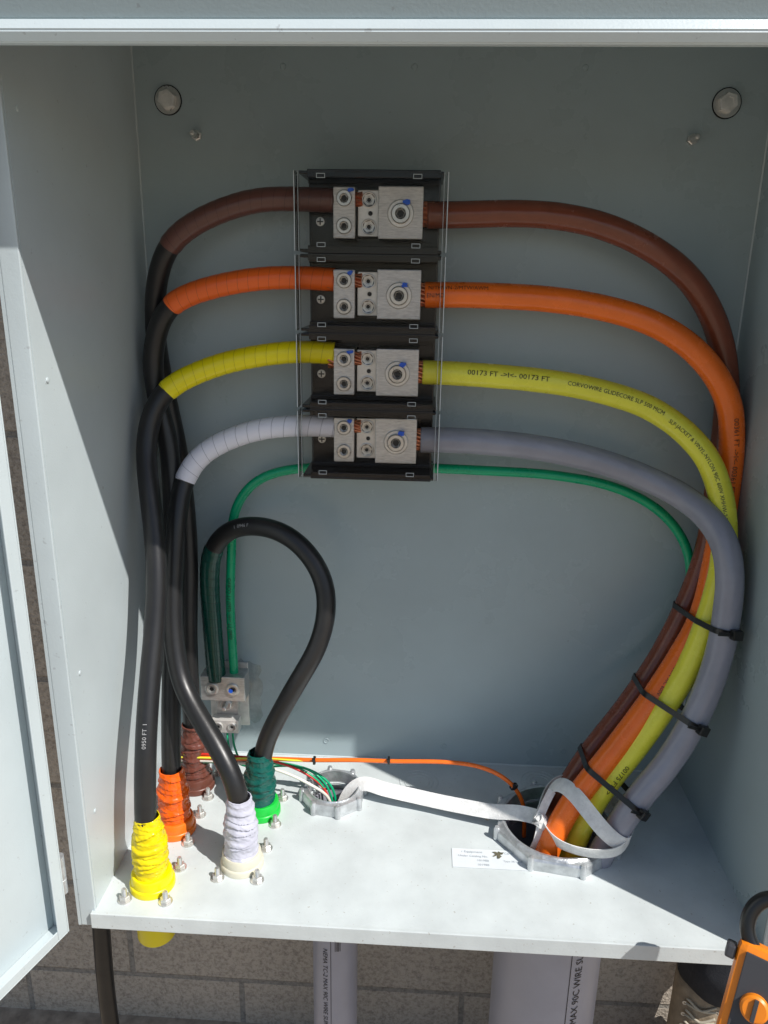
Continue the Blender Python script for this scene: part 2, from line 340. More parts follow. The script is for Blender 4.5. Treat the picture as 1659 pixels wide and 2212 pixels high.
# ------------------------------------------------------------------ power distribution blocks
def screw(g,c,r,h,ax=(0,-1,0),hole=.52,m=STEEL,name='set_screw'):
    lathe(name,[(r,0),(r,h*.75),(r*.9,h),(r*hole*1.12,h),(r*hole,h*.85),(r*hole,h*.15),(.0001,h*.1)],c,ax,[m,DARK],g,24,smooth=True,midx=[0,0,0,0,0,1])
    lathe(name+'_hex_socket',[(r*hole*.98,h*.93),(r*hole*.80,h*.80),(r*hole*.72,h*.3),(.0001,h*.28)],c,ax,[m,DARK],g,6,.2,midx=[0,0,1])
def pdb(zc,z0,z1,seed):
    g=group('power_distribution_block',(.30,0,zc))
    x0,x1=.218,.384
    box('base',(x0+.003,-.038,z0+.0038),(x1-.003,-.0005,z1-.0038),BLKPL,g,.002)
    box('base_pedestal',(.246,-.0400,zc-.031),(.370,-.0382,zc+.031),BLKPL,g,.0005)
    for zz,sg in ((z0,1),(z1,-1)):
        a,b=sorted((zz,zz+sg*.0035)); box('barrier',(x0,-.094,a),(x1,-.0006,b),BLKPL,g,.0008)
        a,b=sorted((zz+sg*.0037,zz+sg*.009)); box('barrier_rib',(x0+.004,-.050,a),(x1-.004,-.0384,b),BLKPL,g,.0008)
        a,b=sorted((zz-sg*.0012,zz+sg*.0072)); box('barrier_rim',(x0+.010,-.0975,a),(x1-.004,-.0942,b),BLKPL,g,.0006)
    h=.029
    box('lug_main',(.3085,-.080,zc-h),(.361,-.0402,zc+h),ALU,g,.0012)
    box('lug_step',(.2835,-.066,zc-h+.003),(.3083,-.0402,zc+h-.003),ALU_B,g,.001)
    box('lug_end',(.2555,-.078,zc-h),(.2812,-.0402,zc+h-.001),ALU,g,.0012)
    screw(g,(.2685,-.078,zc+.0155),.0092,.003); screw(g,(.2685,-.078,zc-.0150),.0092,.003)
    for s in (1,-1):
        screw(g,(.2968,-.066,zc+s*.0150),.0092,.0015,hole=.8)
        screw(g,(.2968,-.0662,zc+s*.0150),.0060,.0006,hole=.6)
    lathe('pilot_hole',[(.003,.0),(.0026,.0006),(.0025,.0002),(.0001,.0001)],(.2985,-.066,zc),(0,-1,0),[ALU,DARK],g,16,midx=[0,0,1])
    lathe('washer',[(.0155,0),(.0155,.0016),(.0145,.0024),(.010,.0024)],(.335,-.080,zc-.001),(0,-1,0),ALU_B,g,36,smooth=True)
    screw(g,(.335,-.0822,zc-.001),.0112,.005)
    rd=random.Random(seed)
    for (cx,cy,cz,s) in ((.276,-.0820,zc+.0245,.0034),(.3415,-.0880,zc+.0115,.0040)):
        bm=bmesh.new(); vs=[]
        for i in range(9):
            t=i/9*2*math.pi; rr=s*(.55+.6*rd.random()); vs.append(bm.verts.new((cx+rr*math.cos(t)*1.2,cy,cz+rr*math.sin(t)*.8)))
        f=bm.faces.new(vs); r=bmesh.ops.extrude_face_region(bm,geom=[f])
        for v in r['geom']:
            if isinstance(v,bmesh.types.BMVert): v.co.y+=.005
        bmesh.ops.recalc_face_normals(bm,faces=bm.faces)
        me=bpy.data.meshes.new('paint_mark'); bm.to_mesh(me); bm.free(); finish('paint_mark',me,g,BLUE)
    def strands(xa,xb,cy,cz,R,n,rad=.0017):
        bm=bmesh.new()
        for i in range(n):
            t=2*math.pi*i/n
            for rr in (R,R*.6):
                yy,zz=cy+rr*math.cos(t),cz+rr*math.sin(t)
                t2=t+.35+.15*rd.random(); y2,z2=cy+rr*1.02*math.cos(t2),cz+rr*1.02*math.sin(t2)
                p=V((xa,yy,zz)); q=V((xb,y2,z2)); d=(q-p)
                M=Matrix.Translation((p+q)/2)@d.to_track_quat('Z','Y').to_matrix().to_4x4()
                bmesh.ops.create_cone(bm,cap_ends=True,segments=7,radius1=rad,radius2=rad,depth=d.length,matrix=M)
        me=bpy.data.meshes.new('copper_strands'); bm.to_mesh(me); bm.free(); finish('copper_strands',me,g,COPPER)
    strands(.358,.374,-.065,zc,.0130,15)
    strands(.2800,.2890,-.0655,zc+.0155,.0072,10,.0014)
    strands(.248,.2575,-.066,zc+.014,.0100,10)
    xa,xb=.213,.389
    box('cover_front',(xa,-.1005,z0+.001),(xb,-.0985,z1-.001),CLEAR,g)
    for x in (xa,xb):
        sg=1 if x==xa else -1
        a,b=sorted((x,x+sg*.0018)); box('cover_side',(a,-.0983,z0+.001),(b,-.070,z1-.001),CLEAR,g)
        a,b=sorted((x-sg*.0002,x+sg*.0008)); box('cover_edge',(a,-.1008,z0+.001),(b,-.1006,z1-.001),CLEDGE,g)
        a,b=sorted((x+sg*.0046,x+sg*.0050)); box('cover_fold_line',(a,-.1008,z0+.001),(b,-.1006,z1-.001),CLEDGE,g)
    for x in (.244,.354):
        for z in (z0+.008,z1-.006):
            for (p,q) in (((x-.005,z-.0025),(x+.005,z-.0019)),((x-.005,z+.0019),(x+.005,z+.0025)),((x-.005,z-.0018),(x-.0044,z+.0018)),((x+.0044,z-.0018),(x+.005,z+.0018))):
                box('cover_snap_window',(p[0],-.1010,p[1]),(q[0],-.1006,q[1]),CLEDGE,g)
    lathe('mounting_screw',[(.0055,0),(.005,.0016),(.0001,.002)],(.235,-.038,zc-.008),(0,-1,0),STEEL,g,20,smooth=True)
    for rr in ((.0038,.0008),(.0008,.0038)): box('cross_recess_shade',(.235-rr[0],-.0405,zc-.008-rr[1]),(.235+rr[0],-.0398,zc-.008+rr[1]),DARK,g)  # dark raised bars painted as the shade of the cross slot
for i,(zc,z0,z1) in enumerate([(.794,.749,.837),(.702,.6585,.7465),(.609,.566,.656),(.523,.477,.5635)]): pdb(zc,z0,z1,i)

# ------------------------------------------------------------------ cables
def cable(name,pts,r,m,tape=None,tape_to=None,n=22,extra=.0008,strand=0):
    p=Path([(x/1000,y/1000,z/1000) for x,z,y in pts],ds=.003 if strand else .004); g=group(name,tuple(p.C[len(p.C)//2]))
    if strand: n=48
    wob=lambda s,a:.00012*noise.noise(V((s*30,a*.6,len(pts))))+strand*math.sin(9*a-s*130)
    if tape:
        se=p.near([tape_to[0]/1000,tape_to[2]/1000,tape_to[1]/1000])
        tube('jacket',p,r,[m,tape],g,n,rf=lambda s,a:(r+extra*(1+.5*((s/.014+a/6.283)%1)) if s<se else r)+wob(s,a),mf=lambda s:1 if s<se else 0)
    else: tube('jacket',p,r,m,g,n,rf=lambda s,a:r+wob(s,a))
    return p,g
rb,g_rb=cable('brown_power_cable',[(366,793,-65),(410,794,-65),(462,796,-65),(516,794,-65),(571,784,-65),(627,762,-63),(677,731,-55),(712,693,-48),(738,644,-42),(753,587,-38),(757,528,-38),(757,461,-40),(751,374,-50),(726,292,-65),(695,219,-75),(655,155,-90),(609,96,-110),(577,40,-125),(556,-12,-138),(552,-120,-140)],.0153,BROWN,strand=.00004)
ro,g_ro=cable('orange_power_cable',[(366,702,-65),(412,703,-65),(468,702,-65),(524,699,-65),(580,691,-65),(637,676,-65),(684,652,-65),(721,619,-66),(746,579,-68),(756,526,-70),(757,468,-74),(750,387,-88),(735,308,-107),(704,247,-124),(662,183,-144),(616,119,-162),(575,66,-180),(548,0,-193),(542,-110,-188)],.0153,ORANGE,strand=.00003)
ry,g_ry=cable('yellow_power_cable',[(366,609,-65),(416,608,-65),(474,605,-65),(532,600,-65),(590,590,-65),(649,572,-66),(690,547,-75),(720,516,-88),(737,478,-100),(746,431,-112),(746,380,-121),(736,320,-129),(717,257,-140),(688,197,-149),(653,137,-158),(617,84,-168),(586,0,-176),(578,-110,-170)],.0150,YELLOW,strand=.00007)
rg,g_rg=cable('gray_power_cable',[(366,523,-65),(420,523,-65),(480,520,-65),(539,513,-65),(599,500,-65),(657,481,-70),(703,461,-92),(733,432,-130),(744,392,-148),(745,338,-158),(739,279,-167),(720,211,-178),(689,144,-188),(654,94,-197),(630,47,-202),(615,0,-196),(608,-110,-188)],.0165,GRAYJ,strand=.00009)
gr,g_gr=cable('green_ground_cable',[(100,150,-30),(99,275,-30),(104,345,-30),(109,403,-30),(123,433,-30),(150,458,-30),(194,470,-26),(222,470,-14),(240,470,-9),(362,472,-9),(385,475,-20),(454,476,-30),(540,473,-30),(622,460,-30),(681,434,-30),(719,399,-30),(742,352,-28),(744,300,-26),(720,215,-30),(668,150,-50),(615,80,-85),(575,15,-100),(565,-60,-100)],.0066,GREEN)
cable('black_power_cable',[(256,808,-65),(210,809,-65),(166,808,-65),(121,796,-65),(80,778,-62),(50,755,-58),(31,717,-50),(20,661,-40),(22,592,-32),(33,515,-28),(42,440,-33),(47,357,-43),(47,221,-70),(50,100,-84),(51,20,-85)],.0128,BLACK,T_BROWN,(50,755,-58))
cable('black_power_cable',[(256,718,-65),(209,720,-65),(163,718,-65),(117,710,-65),(75,698,-64),(47,684,-63),(31,656,-62),(21,611,-62),(26,560,-64),(37,515,-68),(41,457,-77),(43,378,-92),(45,260,-125),(46,165,-155),(49,80,-178),(50,20,-180)],.0128,BLACK,T_ORANGE,(47,684,-63))
ly,g_ly=cable('black_power_cable',[(256,630,-65),(207,631,-65),(160,625,-65),(112,614,-65),(73,599,-75),(43,581,-87),(27,550,-98),(22,511,-109),(30,468,-131),(41,415,-153),(48,363,-175),(49,311,-196),(49,247,-229),(51,179,-262),(52,92,-283),(53,20,-284)],.0128,BLACK,T_YELLOW,(43,581,-87))
lw,g_lw=cable('black_power_cable',[(256,537,-65),(205,537,-65),(157,531,-65),(114,516,-65),(78,495,-74),(60,466,-82),(55,430,-100),(52,372,-117),(51,314,-134),(56,257,-152),(69,213,-169),(99,180,-195),(131,148,-221),(151,115,-236),(155,81,-238),(155,20,-238)],.0128,BLACK,T_WHITE,(60,464,-83))
lp,g_lp=cable('black_ground_cable',[(75,150,-36),(75,167,-38),(74,238,-40),(75,312,-45),(83,359,-50),(113,392,-60),(155,402,-73),(194,396,-87),(226,371,-96),(247,333,-106),(249,294,-115),(238,251,-125),(214,208,-134),(188,157,-134),(168,113,-134),(160,76,-134),(160,20,-134)],.0128,BLACK,T_GREEN,(85,363,-50))

ORINK=mat('brown_ink_print',(.10,.03,.01),.6)
cable_text('print',ry,.0150,.055,'00173 FT ->I<- 00173 FT',.0085,-.05,INK,g_ry,sx=1.15)
cable_text('print',ry,.0150,.178,'CORVOWIRE GLIDECORE SLP 500 MCM',.0072,.02,INK,g_ry,sx=1.0)
cable_text('print',ry,.0150,.315,'SLP-JACKET & VINYL-NYLON 90C 600V XHHW-2 THWN-2 GAS & OIL RES II',.0066,.25,INK,g_ry,sx=1.0)
cable_text('print',ry,.0150,ry.near((.643,-.160,.125)),'00175 FT ->',.009,-.1,INK,g_ry)
cable_text('print',ro,.0153,.004,'N/THWN-2/MTW/AWM',.0068,-.35,ORINK,g_ro)
cable_text('print',ro,.0153,.002,'EN/MO',.0068,.25,ORINK,g_ro)
cable_text('print',ro,.0153,ro.near((.756,-.068,.565)),'00361 FT ->I<- 00361 FT  CORVOWIRE',.0085,.0,ORINK,g_ro,sx=1.1)
cable_text('print',ro,.0153,ro.near((.742,-.10,.34)),'GLIDECORE SLP 500 MCM VINYL-NYLON 90C 600V',.0065,.2,ORINK,g_ro)
cable_text('print',gr,.0066,gr.near((.101,-.03,.215)),'02607 FT ->I<- 02607 FT CORVO',.0068,.0,INK,g_gr)
cable_text('print',ly,.0128,ly.near((.05,-.27,.185)),'0950 FT  I',.0068,-.15,INKW,g_ly,flip=True)
cable_text('print',lp,.0128,lp.near((.125,-.064,.40)),'I  0946 F',.0062,-.2,INKW,g_lp)

# ------------------------------------------------------------------ cam-lock receptacles
def boltstud(g,x,y,k):
    lathe('washer',[(.0085,.0001),(.0085,.0014),(.004,.0014)],(x,y,0),(0,0,1),STEEL,g,20)
    lathe('nut',[(.0066,.0015),(.0066,.006),(.0056,.0068),(.003,.0068)],(x,y,0),(0,0,1),STEEL,g,6,k)
    lathe('stud',[(.0032,.0068)]+[(.0033-.0005*(i%2),.007+.0009*i) for i in range(9)]+[(.0025,.0160),(.0001,.0163)],(x,y,0),(0,0,1),STEEL,g,14,smooth=True)
def receptacle(x,y,bm_,rm,seed,h=.098,below=.012):
    g=group('cam_lock_receptacle',(x,y,0))
    lathe('collar',[(.0272,.0002),(.0272,.007),(.0262,.0085),(.0250,.009),(.0246,.019),(.0232,.021),(.016,.021)],(x,y,0),(0,0,1),rm,g,40,smooth=True)
    rd=random.Random(seed*7)
    laps=[.017]
    while laps[-1]<h: laps.append(laps[-1]+.004+.009*rd.random())
    bul=[rd.uniform(-.0012,.0016) for _ in laps]; tilt=[rd.uniform(0,6.28) for _ in laps]; amt=[rd.uniform(.001,.007) for _ in laps]
    prof=[]; n=110
    for i in range(n):
        z=.017+i/(n-1)*(h-.017); t=(z-.017)/(h-.017)
        prof.append((.0196-.001*t if t<.55 else .01905-(t-.55)/.45*.0050,z))
    prof.append((.0130,h+.0004))
    def fn(a,z):
        k=0
        for j in range(len(laps)-1):
            if z>=laps[j]+amt[j]*math.sin(a-tilt[j]): k=j
        e0=laps[k]+amt[k]*math.sin(a-tilt[k]); f=min(1,max(0,(z-e0)/.006))
        lap=bul[k]*math.sin(math.pi*min(1,f*.7+.2))+.0017*(1-f)
        q=noise.noise(V((math.cos(a)*1.4+seed*5,math.sin(a)*1.4,z*60)))
        q2=noise.noise(V((math.cos(a)*2.2+seed*3,math.sin(a)*2.2,z*190+a*2.2)))
        return 1+lap/.019+.07*q+.085*abs(q2)
    lathe('tape_boot',prof,(x,y,0),(0,0,1),bm_,g,72,fn=fn,smooth=True)
    lathe('lower_body',[(.0235,-.0042),(.0235,-below-.002),(.0225,-below-.004),(.019,-below-.004),(.018,-.006)],(x,y,0),(0,0,1),rm,g,36,smooth=True)
    for i,(dx,dy) in enumerate(((-.025,-.027),(.025,-.027),(.025,.029),(-.025,.029))): boltstud(g,x+dx,y+dy,seed+i)
receptacle(.053,-.280,B_YELLOW,R_YELLOW,1,.100,.072)
receptacle(.050,-.180,B_ORANGE,R_ORANGE,2,.094)
receptacle(.051,-.086,B_BROWN,R_BROWN,3,.104)
receptacle(.158,-.136,B_GREEN,R_GREEN,4,.096)
receptacle(.155,-.238,B_WHITE,R_WHITE,5,.100)

# ------------------------------------------------------------------ hubs + conduits
def hub(c,ro_,ri,h,k=.6):
    g=group('conduit_hub',(c[0],c[1],0)); n=64; r0=math.pi/8*k
    def octr(t):
        a=((t-r0)%(math.pi/4))-math.pi/8; return math.cos(math.pi/8)/math.cos(a)
    prof=[('o',1.0,.0004),('o',1.0,h*.70),('o',.975,h*.84),('m',.5,h*.86),('i',1.05,h*.92),('i',1.02,h),('i',.97,h*.96),('i',.96,h*.5),('i',.95,-.03)]
    vs=[];fs=[]
    for kind,f,z in prof:
        for i in range(n):
            t=r0+2*math.pi*i/n; o=ro_*octr(t); rr=o*f if kind=='o' else (ri*f if kind=='i' else (o*.975+ri*1.05)/2)
            rr*=1+.006*noise.noise(V((math.cos(t)*6,math.sin(t)*6,z*200)))
            vs.append((c[0]+rr*math.cos(t),c[1]+rr*math.sin(t),z))
    for j in range(len(prof)-1):
        for i in range(n): fs.append((j*n+i,j*n+(i+1)%n,(j+1)*n+(i+1)%n,(j+1)*n+i))
    me=bpy.data.meshes.new('casting'); me.from_pydata(vs,[],fs); me.update(); finish('casting',me,g,ZINC,True); me.set_sharp_from_angle(angle=math.radians(20))
    for i in range(8):
        t=r0+2*math.pi*i/8; bx,by=c[0]+ro_*.985*math.cos(t),c[1]+ro_*.985*math.sin(t)
        lathe('lug_ear',[(.0042,.0004),(.0042,h*.8),(.003,h*.98),(.0001,h*1.02)],(bx,by,0),(0,0,1),ZINC,g,12,smooth=True)
    return g
hub(HL,.0465,.036,.020); hub(HR,.087,.0735,.020)
GZ=-.605
def conduit(c,r):
    g=group('pvc_conduit',(c[0],c[1],-.3))
    p=Path([(c[0],c[1],-.03),(c[0],c[1],-.3),(c[0],c[1],GZ)],ds=.02,smooth=0,ref=(0,-1,0))
    lathe('pipe',[(r*.92,-.010),(r,-.010),(r,GZ-.01)],(c[0],c[1],0),(0,0,1),PVC,g,64,smooth=True)
    lathe('pipe_bore',[(r*.92,-.010),(r*.92,GZ-.01)],(c[0],c[1],0),(0,0,1),PVC,g,64,smooth=True)
    lathe('hub_body',[(r*1.02,-.0045),(r*1.18,-.0045),(r*1.18,-.03),(r*1.05,-.045),(r*1.005,-.045)],(c[0],c[1],0),(0,0,1),ZINC,g,48,smooth=True)
    return g,p
gL,pL=conduit((.258,-.100),.0345); gR,pR=conduit((.572,-.142),.0755)
cable_text('print',pL,.0345,.212,'NEMA TC-2 MAX 90C WIRE SUNLIGHT RES',.0105,.33,INK,gL,off=.0005)
cable_text('print',pR,.0755,.236,'MAX 90C WIRE SUNLIGHT RES',.0150,-.40,INK,gR,flip=True,off=.0006)
def pline(pp,rr,gg,a,w,s0,s1):
    vs=[];fs=[]
    for s in np.linspace(s0,s1,10):
        c,T,N,B=pp.at(s)
        for da in (-w,w): vs.append(tuple(c+(rr+.0005)*(math.cos(a+da)*N+math.sin(a+da)*B)))
    for i in range(9): fs.append((2*i,2*i+1,2*i+3,2*i+2))
    me=bpy.data.meshes.new('print_line'); me.from_pydata(vs,[],fs); finish('print_line',me,gg,INK)
pline(pR,.0755,gR,-.24,.007,0,.56); pline(pL,.0345,gL,.08,.012,0,.56)
for i,(w_) in enumerate((1,2,1,3,1,2)): pline(pL,.0345,gL,-.10-.045*i,.006*w_,.19,.215)

# ------------------------------------------------------------------ ground lug
g=group('ground_lug',(.085,0,.11))
box('backing_plate',(.054,-.004,.052),(.114,-.0003,.160),ALU_B,g,.0008)
box('tang',(.066,-.016,.072),(.100,-.0042,.118),ALU,g,.001)
box('double_barrel',(.053,-.046,.118),(.119,-.0162,.158),ALU,g,.0015)
box('small_barrel',(.062,-.034,.056),(.104,-.0162,.078),ALU_B,g,.0012)
for x in (.070,.101): screw(g,(x,-.046,.138),.0100,.0025)
for x in (.073,.094): screw(g,(x,-.034,.067),.0070,.002)
lathe('centre_nut',[(.0095,0),(.0095,.007),(.008,.008),(.004,.008),(.004,.020),(.003,.021),(.0001,.021)],(.083,-.0162,.0985),(0,-1,0),STEEL,g,6,.3)
lathe('centre_washer',[(.0125,0),(.0125,.0016),(.009,.0016)],(.083,-.0162,.0985),(0,-1,0),STEEL,g,24)
bm=bmesh.new(); bmesh.ops.create_circle(bm,cap_ends=True,segments=7,radius=.0035); bmesh.ops.rotate(bm,matrix=Matrix.Rotation(math.pi/2,3,'X'),verts=bm.verts)
bmesh.ops.translate(bm,vec=(.0985,-.0490,.137),verts=bm.verts); me=bpy.data.meshes.new('paint_mark'); bm.to_mesh(me); bm.free(); finish('paint_mark',me,g,BLUE)
SEAL=mat('bare_sanded_metal_patch',(.33,.39,.40),.24,.2,.3,60,.6,150)
bm=bmesh.new(); rd=random.Random(5); vs=[]
for i in range(40):
    t=i/40*2*math.pi; ax=max(abs(math.cos(t)),abs(math.sin(t))); vs.append(bm.verts.new((.098+.036*math.cos(t)/ax**.7*(.9+.2*rd.random()),-.0002,.108+.056*math.sin(t)/ax**.7*(.9+.15*rd.random()))))
bm.faces.new(vs); me=bpy.data.meshes.new('sanded_patch'); bm.to_mesh(me); bm.free(); finish('sanded_patch',me,g,SEAL)

# ------------------------------------------------------------------ control wires
def wire(name,pts,r,m,parent):
    p=Path([(x/1000,y/1000,z/1000) for x,z,y in pts],ds=.004,smooth=2); tube(name,p,r,m,parent,10); return p
wg=group('control_wire_harness',(.25,-.1,.05))
wire('orange_wire',[(28,55,-98),(113,58,-100),(170,61,-100),(229,62,-100),(285,66,-101),(335,66,-100),(412,69,-100),(455,66,-100),(487,57,-103),(512,40,-107),(527,12,-110),(531,-40,-112)],.0030,ORANGE,wg)
wire('red_wire',[(28,60,-97),(80,62,-98),(113,61,-99),(140,60,-98),(180,50,-94),(220,30,-92),(245,8,-95),(250,-30,-98)],.0018,RED,wg)
wire('white_wire',[(28,51,-99),(113,53,-101),(160,50,-104),(200,38,-106),(232,20,-106),(250,2,-102),(254,-35,-100)],.0022,WWIRE,wg)
wire('green_wire',[(30,47,-97),(113,50,-97),(150,52,-95),(195,44,-88),(232,28,-84),(254,8,-88),(260,-30,-95)],.0018,GREEN,wg)
wire('green_wire',[(92,58,-25),(94,40,-32),(108,20,-50),(135,22,-72),(170,38,-84),(215,36,-84),(245,14,-90),(258,-30,-96)],.0016,GREEN,wg)
wire('green_wire',[(84,58,-25),(86,42,-34),(100,28,-58),(125,30,-78),(160,45,-88),(205,40,-90),(240,16,-94),(252,-30,-99)],.0016,GREEN,wg)
wire('yellow_wire',[(28,57,-101),(113,60,-102),(165,62,-101),(200,62,-103),(229,60,-99)],.0014,YELLOW,wg)
def tiny_tie(x,z,y,ax=(1,0,0),r=.0052):
    lathe('wire_tie',[(r,-.0015),(r+.001,-.0015),(r+.001,.0015),(r,.0015)],(x,y,z),ax,NYLON,wg,16)
    box('wire_tie_head',(x-.0022,y-.008,z+.002),(x+.0022,y-.004,z+.007),NYLON,wg,.0005)
tiny_tie(.113,.057,-.100,r=.0065); tiny_tie(.229,.062,-.1005); tiny_tie(.335,.067,-.0998); tiny_tie(.512,.039,-.1065,(.5,0,-.8))

# ------------------------------------------------------------------ cable ties on the bundle
def hull(pts):
    pts=sorted(map(tuple,pts))
    def half(P):
        h=[]
        for p in P:
            while len(h)>1 and (h[-1][0]-h[-2][0])*(p[1]-h[-2][1])-(h[-1][1]-h[-2][1])*(p[0]-h[-2][0])<=0: h.pop()
            h.append(p)
        return h
    return half(pts)[:-1]+half(pts[::-1])[:-1]
def tie(pref):
    s=rg.near(pref); c0,T,N,B=rg.at(s)
    T=T/np.linalg.norm(T)
    ex=np.cross(T,[0,-1,0]); ex/=np.linalg.norm(ex); ey=np.cross(T,ex)
    pts=[]
    for P,r in ((rb,.0153),(ro,.0153),(ry,.0150),(rg,.0165)):
        d=(P.C-c0)@T; ok=np.where(np.linalg.norm(P.C-c0,axis=1)<.16)[0]; i=ok[np.argmin(abs(d[ok]))]; q=P.C[i]-c0
        for a in np.linspace(0,2*math.pi,40,endpoint=False):
            pts.append((q@ex+(r+.0006)*math.cos(a),q@ey+(r+.0006)*math.sin(a)))
    h=hull(pts); g=group('cable_tie',tuple(c0))
    h=np.array(h+[h[0]]); vs=[];fs=[]; n=len(h)-1; cen=h[:-1].mean(0)
    for i in range(n):
        o=h[i]-cen; o=o/np.linalg.norm(o)
        for rr,w in ((0,-1),(.0016,-1),(.0016,1),(0,1)):
            q=h[i]+o*rr; vs.append(tuple(c0+ex*q[0]+ey*q[1]+T*w*.0036))
    for i in range(n):
        k=(i+1)%n
        for j in range(4):
            q=(j+1)%4; fs.append((i*4+j,i*4+q,k*4+q,k*4+j))
    me=bpy.data.meshes.new('band'); me.from_pydata(vs,[],fs); me.update(); finish('band',me,g,NYLON)
    def hp(i): return c0+ex*h[i][0]+ey*h[i][1]
    best=max(range(n),key=lambda i: -hp(i)[1]*1.0+hp(i)[0]*.25)
    c=hp(best); o=h[best]-cen; o/=np.linalg.norm(o); nd=ex*o[0]+ey*o[1]; tt=np.cross(T,nd)
    M=Matrix(((tt[0],nd[0],T[0],c[0]),(tt[1],nd[1],T[1],c[1]),(tt[2],nd[2],T[2],c[2]),(0,0,0,1)))
    o_=box('head',(-.0065,.0005,-.006),(.0065,.0095,.006),NYLON,None,.0012); o_.data.transform(M); o_.parent=g; o_.location=-g.location
    o_=box('tail',(.0065,.004,-.0022),(.024,.0055,.0022),NYLON,None,.0004); o_.data.transform(M); o_.parent=g; o_.location=-g.location
tie((.745,-.158,.318)); tie((.712,-.175,.200)); tie((.650,-.19,.088))

# ------------------------------------------------------------------ webbing strap
sg=group('webbing_strap',(.42,-.12,.02))
def strap(nm,pts,w=.020,ref=(0,-.6,1),nrm=None,ds=.003):
    p=Path([(x/1000,y/1000,z/1000) for x,y,z in pts],ds=ds,smooth=2,ref=ref); ribbon(nm,p,w,.0018,STRAP,sg,nrm(p) if nrm else None)
strap('long_run',[(268,-100,-20),(280,-97,10),(297,-95,24),(330,-104,22),(380,-115,20),(430,-128,20),(480,-143,24),(515,-156,34),(540,-168,37)],.020,ref=(.05,-.9,1))
bc=np.array([.607,-.165,.055])
out=lambda p:np.array([c-bc for c in p.C])
strap('loop_low',[(540,-172,37),(556,-208,33),(582,-220,30),(610,-225,33),(634,-222,38),(651,-200,48),(642,-158,58),(604,-122,62),(570,-118,60),(548,-140,48),(538,-165,39)],.020,nrm=out)
strap('loop_high',[(540,-168,39),(550,-152,62),(562,-160,86),(578,-187,90),(595,-206,77),(616,-220,58),(638,-220,43),(653,-196,44),(640,-150,44),(590,-118,42),(556,-130,38),(540,-162,36)],.020,nrm=out)
for k,(c,ax,R) in enumerate((((.540,-.178,.040),(1,.2,.5),.0095),((.541,-.180,.039),(.3,.3,1),.0085),((.538,-.179,.042),(.8,0,-.6),.009))):
    u,w,a=basis(ax); P=[tuple((V(c)+u*R*math.cos(t)+w*R*math.sin(t)+a*.002*math.sin(t*2))*1000) for t in np.linspace(0,2*math.pi*.97,14)]
    cc=np.array(c); strap('knot_wrap',P,.011,nrm=lambda p:np.array([x-cc for x in p.C]),ds=.0015)
strap('tail',[(540,-184,34),(537,-190,20),(535,-184,6),(532,-174,-20)],.013,ref=(0,-1,.2))
strap('tail',[(538,-178,46),(545,-170,62),(554,-162,76)],.011,ref=(0,-1,.2))

# ------------------------------------------------------------------ label
g=group('rating_label',(.475,-.207,0))
box('sticker',(.424,-.2245,.0004),(.527,-.1905,.0009),LABEL,g,.0002)
for i,(t,x,y,s) in enumerate((('r Equipment',.436,-.1980,.0056),('Certified For',.492,-.1980,.0052),('Under Catalog No.',.432,-.2055,.0050),('101988',.456,-.2130,.0052),('Type 3R Listed',.490,-.2120,.0044),('101988',.456,-.2205,.0052))):
    flat_text('print',t,s,(x,y,.0013),(1,0,0),(0,1,0),LABELINK,g)
DIRT=mat('dirt_smudge',(.12,.11,.07),.9,0,.4,200)
bm=bmesh.new(); rd=random.Random(11); vs=[]
for i in range(22):
    t=i/22*2*math.pi; rr=.0055*(.35+1.1*rd.random()); vs.append(bm.verts.new((.484+rr*1.3*math.cos(t),-.199+rr*math.sin(t),.0018)))
bm.faces.new(vs); me=bpy.data.meshes.new('smudge'); bm.to_mesh(me); bm.free(); finish('smudge',me,g,DIRT)

# ------------------------------------------------------------------ surroundings
wl=group('concrete_block_wall',(0,.13,0))
box('blocks',(-3,.035,GZ),(4,.235,2.2),CMU,wl)
gnd=bpy.data.meshes.new('ground'); gnd.from_pydata([(-60,-60,GZ),(60,-60,GZ),(60,60,GZ),(-60,60,GZ)],[],[(0,1,2,3)]); finish('ground',gnd,None,GROUND)
hg=group('black_flexible_cable',(-.11,-.1,0))
p=Path([(-.125,-.06,.75),(-.118,-.08,.4),(-.112,-.095,.1),(-.108,-.10,-.15),(-.115,-.10,-.4),(-.11,-.10,GZ)],ds=.01)
tube('jacket',p,.0135,BLACK,hg,18)

# ------------------------------------------------------------------ clamp meter
MP=V((.720,-.425,.068))
M=Matrix.Translation(MP)@Matrix.Rotation(math.radians(16),4,'Y')@Matrix.Rotation(math.radians(-20),4,'X')@Matrix.Rotation(math.radians(-30),4,'Z')@Matrix.Scale(.88,4)
MO=mat('meter_orange',(.85,.24,.01),.4,0,.1,40); MG=mat('meter_gray',(.05,.05,.055),.45); LCD=mat('meter_lcd',(.28,.32,.26),.2)
cm=group('clamp_meter',tuple(MP))
def mp(o): o.data.transform(M); o.parent=cm; o.location=-cm.location
mp(box('body',(-.030,-.015,-.115),(.030,.015,.030),MO,None,.009))
mp(box('face',(-.021,-.018,-.108),(.021,-.0152,.022),MG,None,.0012))
mp(box('display',(-.017,-.0192,-.100),(.017,-.0182,-.075),LCD,None,.0004))
mp(lathe('rotary_dial',[(.015,0),(.0145,.006),(.012,.008),(.0001,.008)],(0,-.018,-.030),(0,-1,0),MO,None,28,smooth=True))
mp(box('dial_pointer',(-.0022,-.030,-.042),(.0022,-.0262,-.018),MG,None,.0006))
for i in range(3): mp(box('button',(-.017+i*.0125,-.0205,-.066),(-.008+i*.0125,-.0183,-.058),ZINC,None,.0006))
mp(box('jaw_trigger',(-.041,-.010,.004),(-.0302,.010,.020),MG,None,.003))
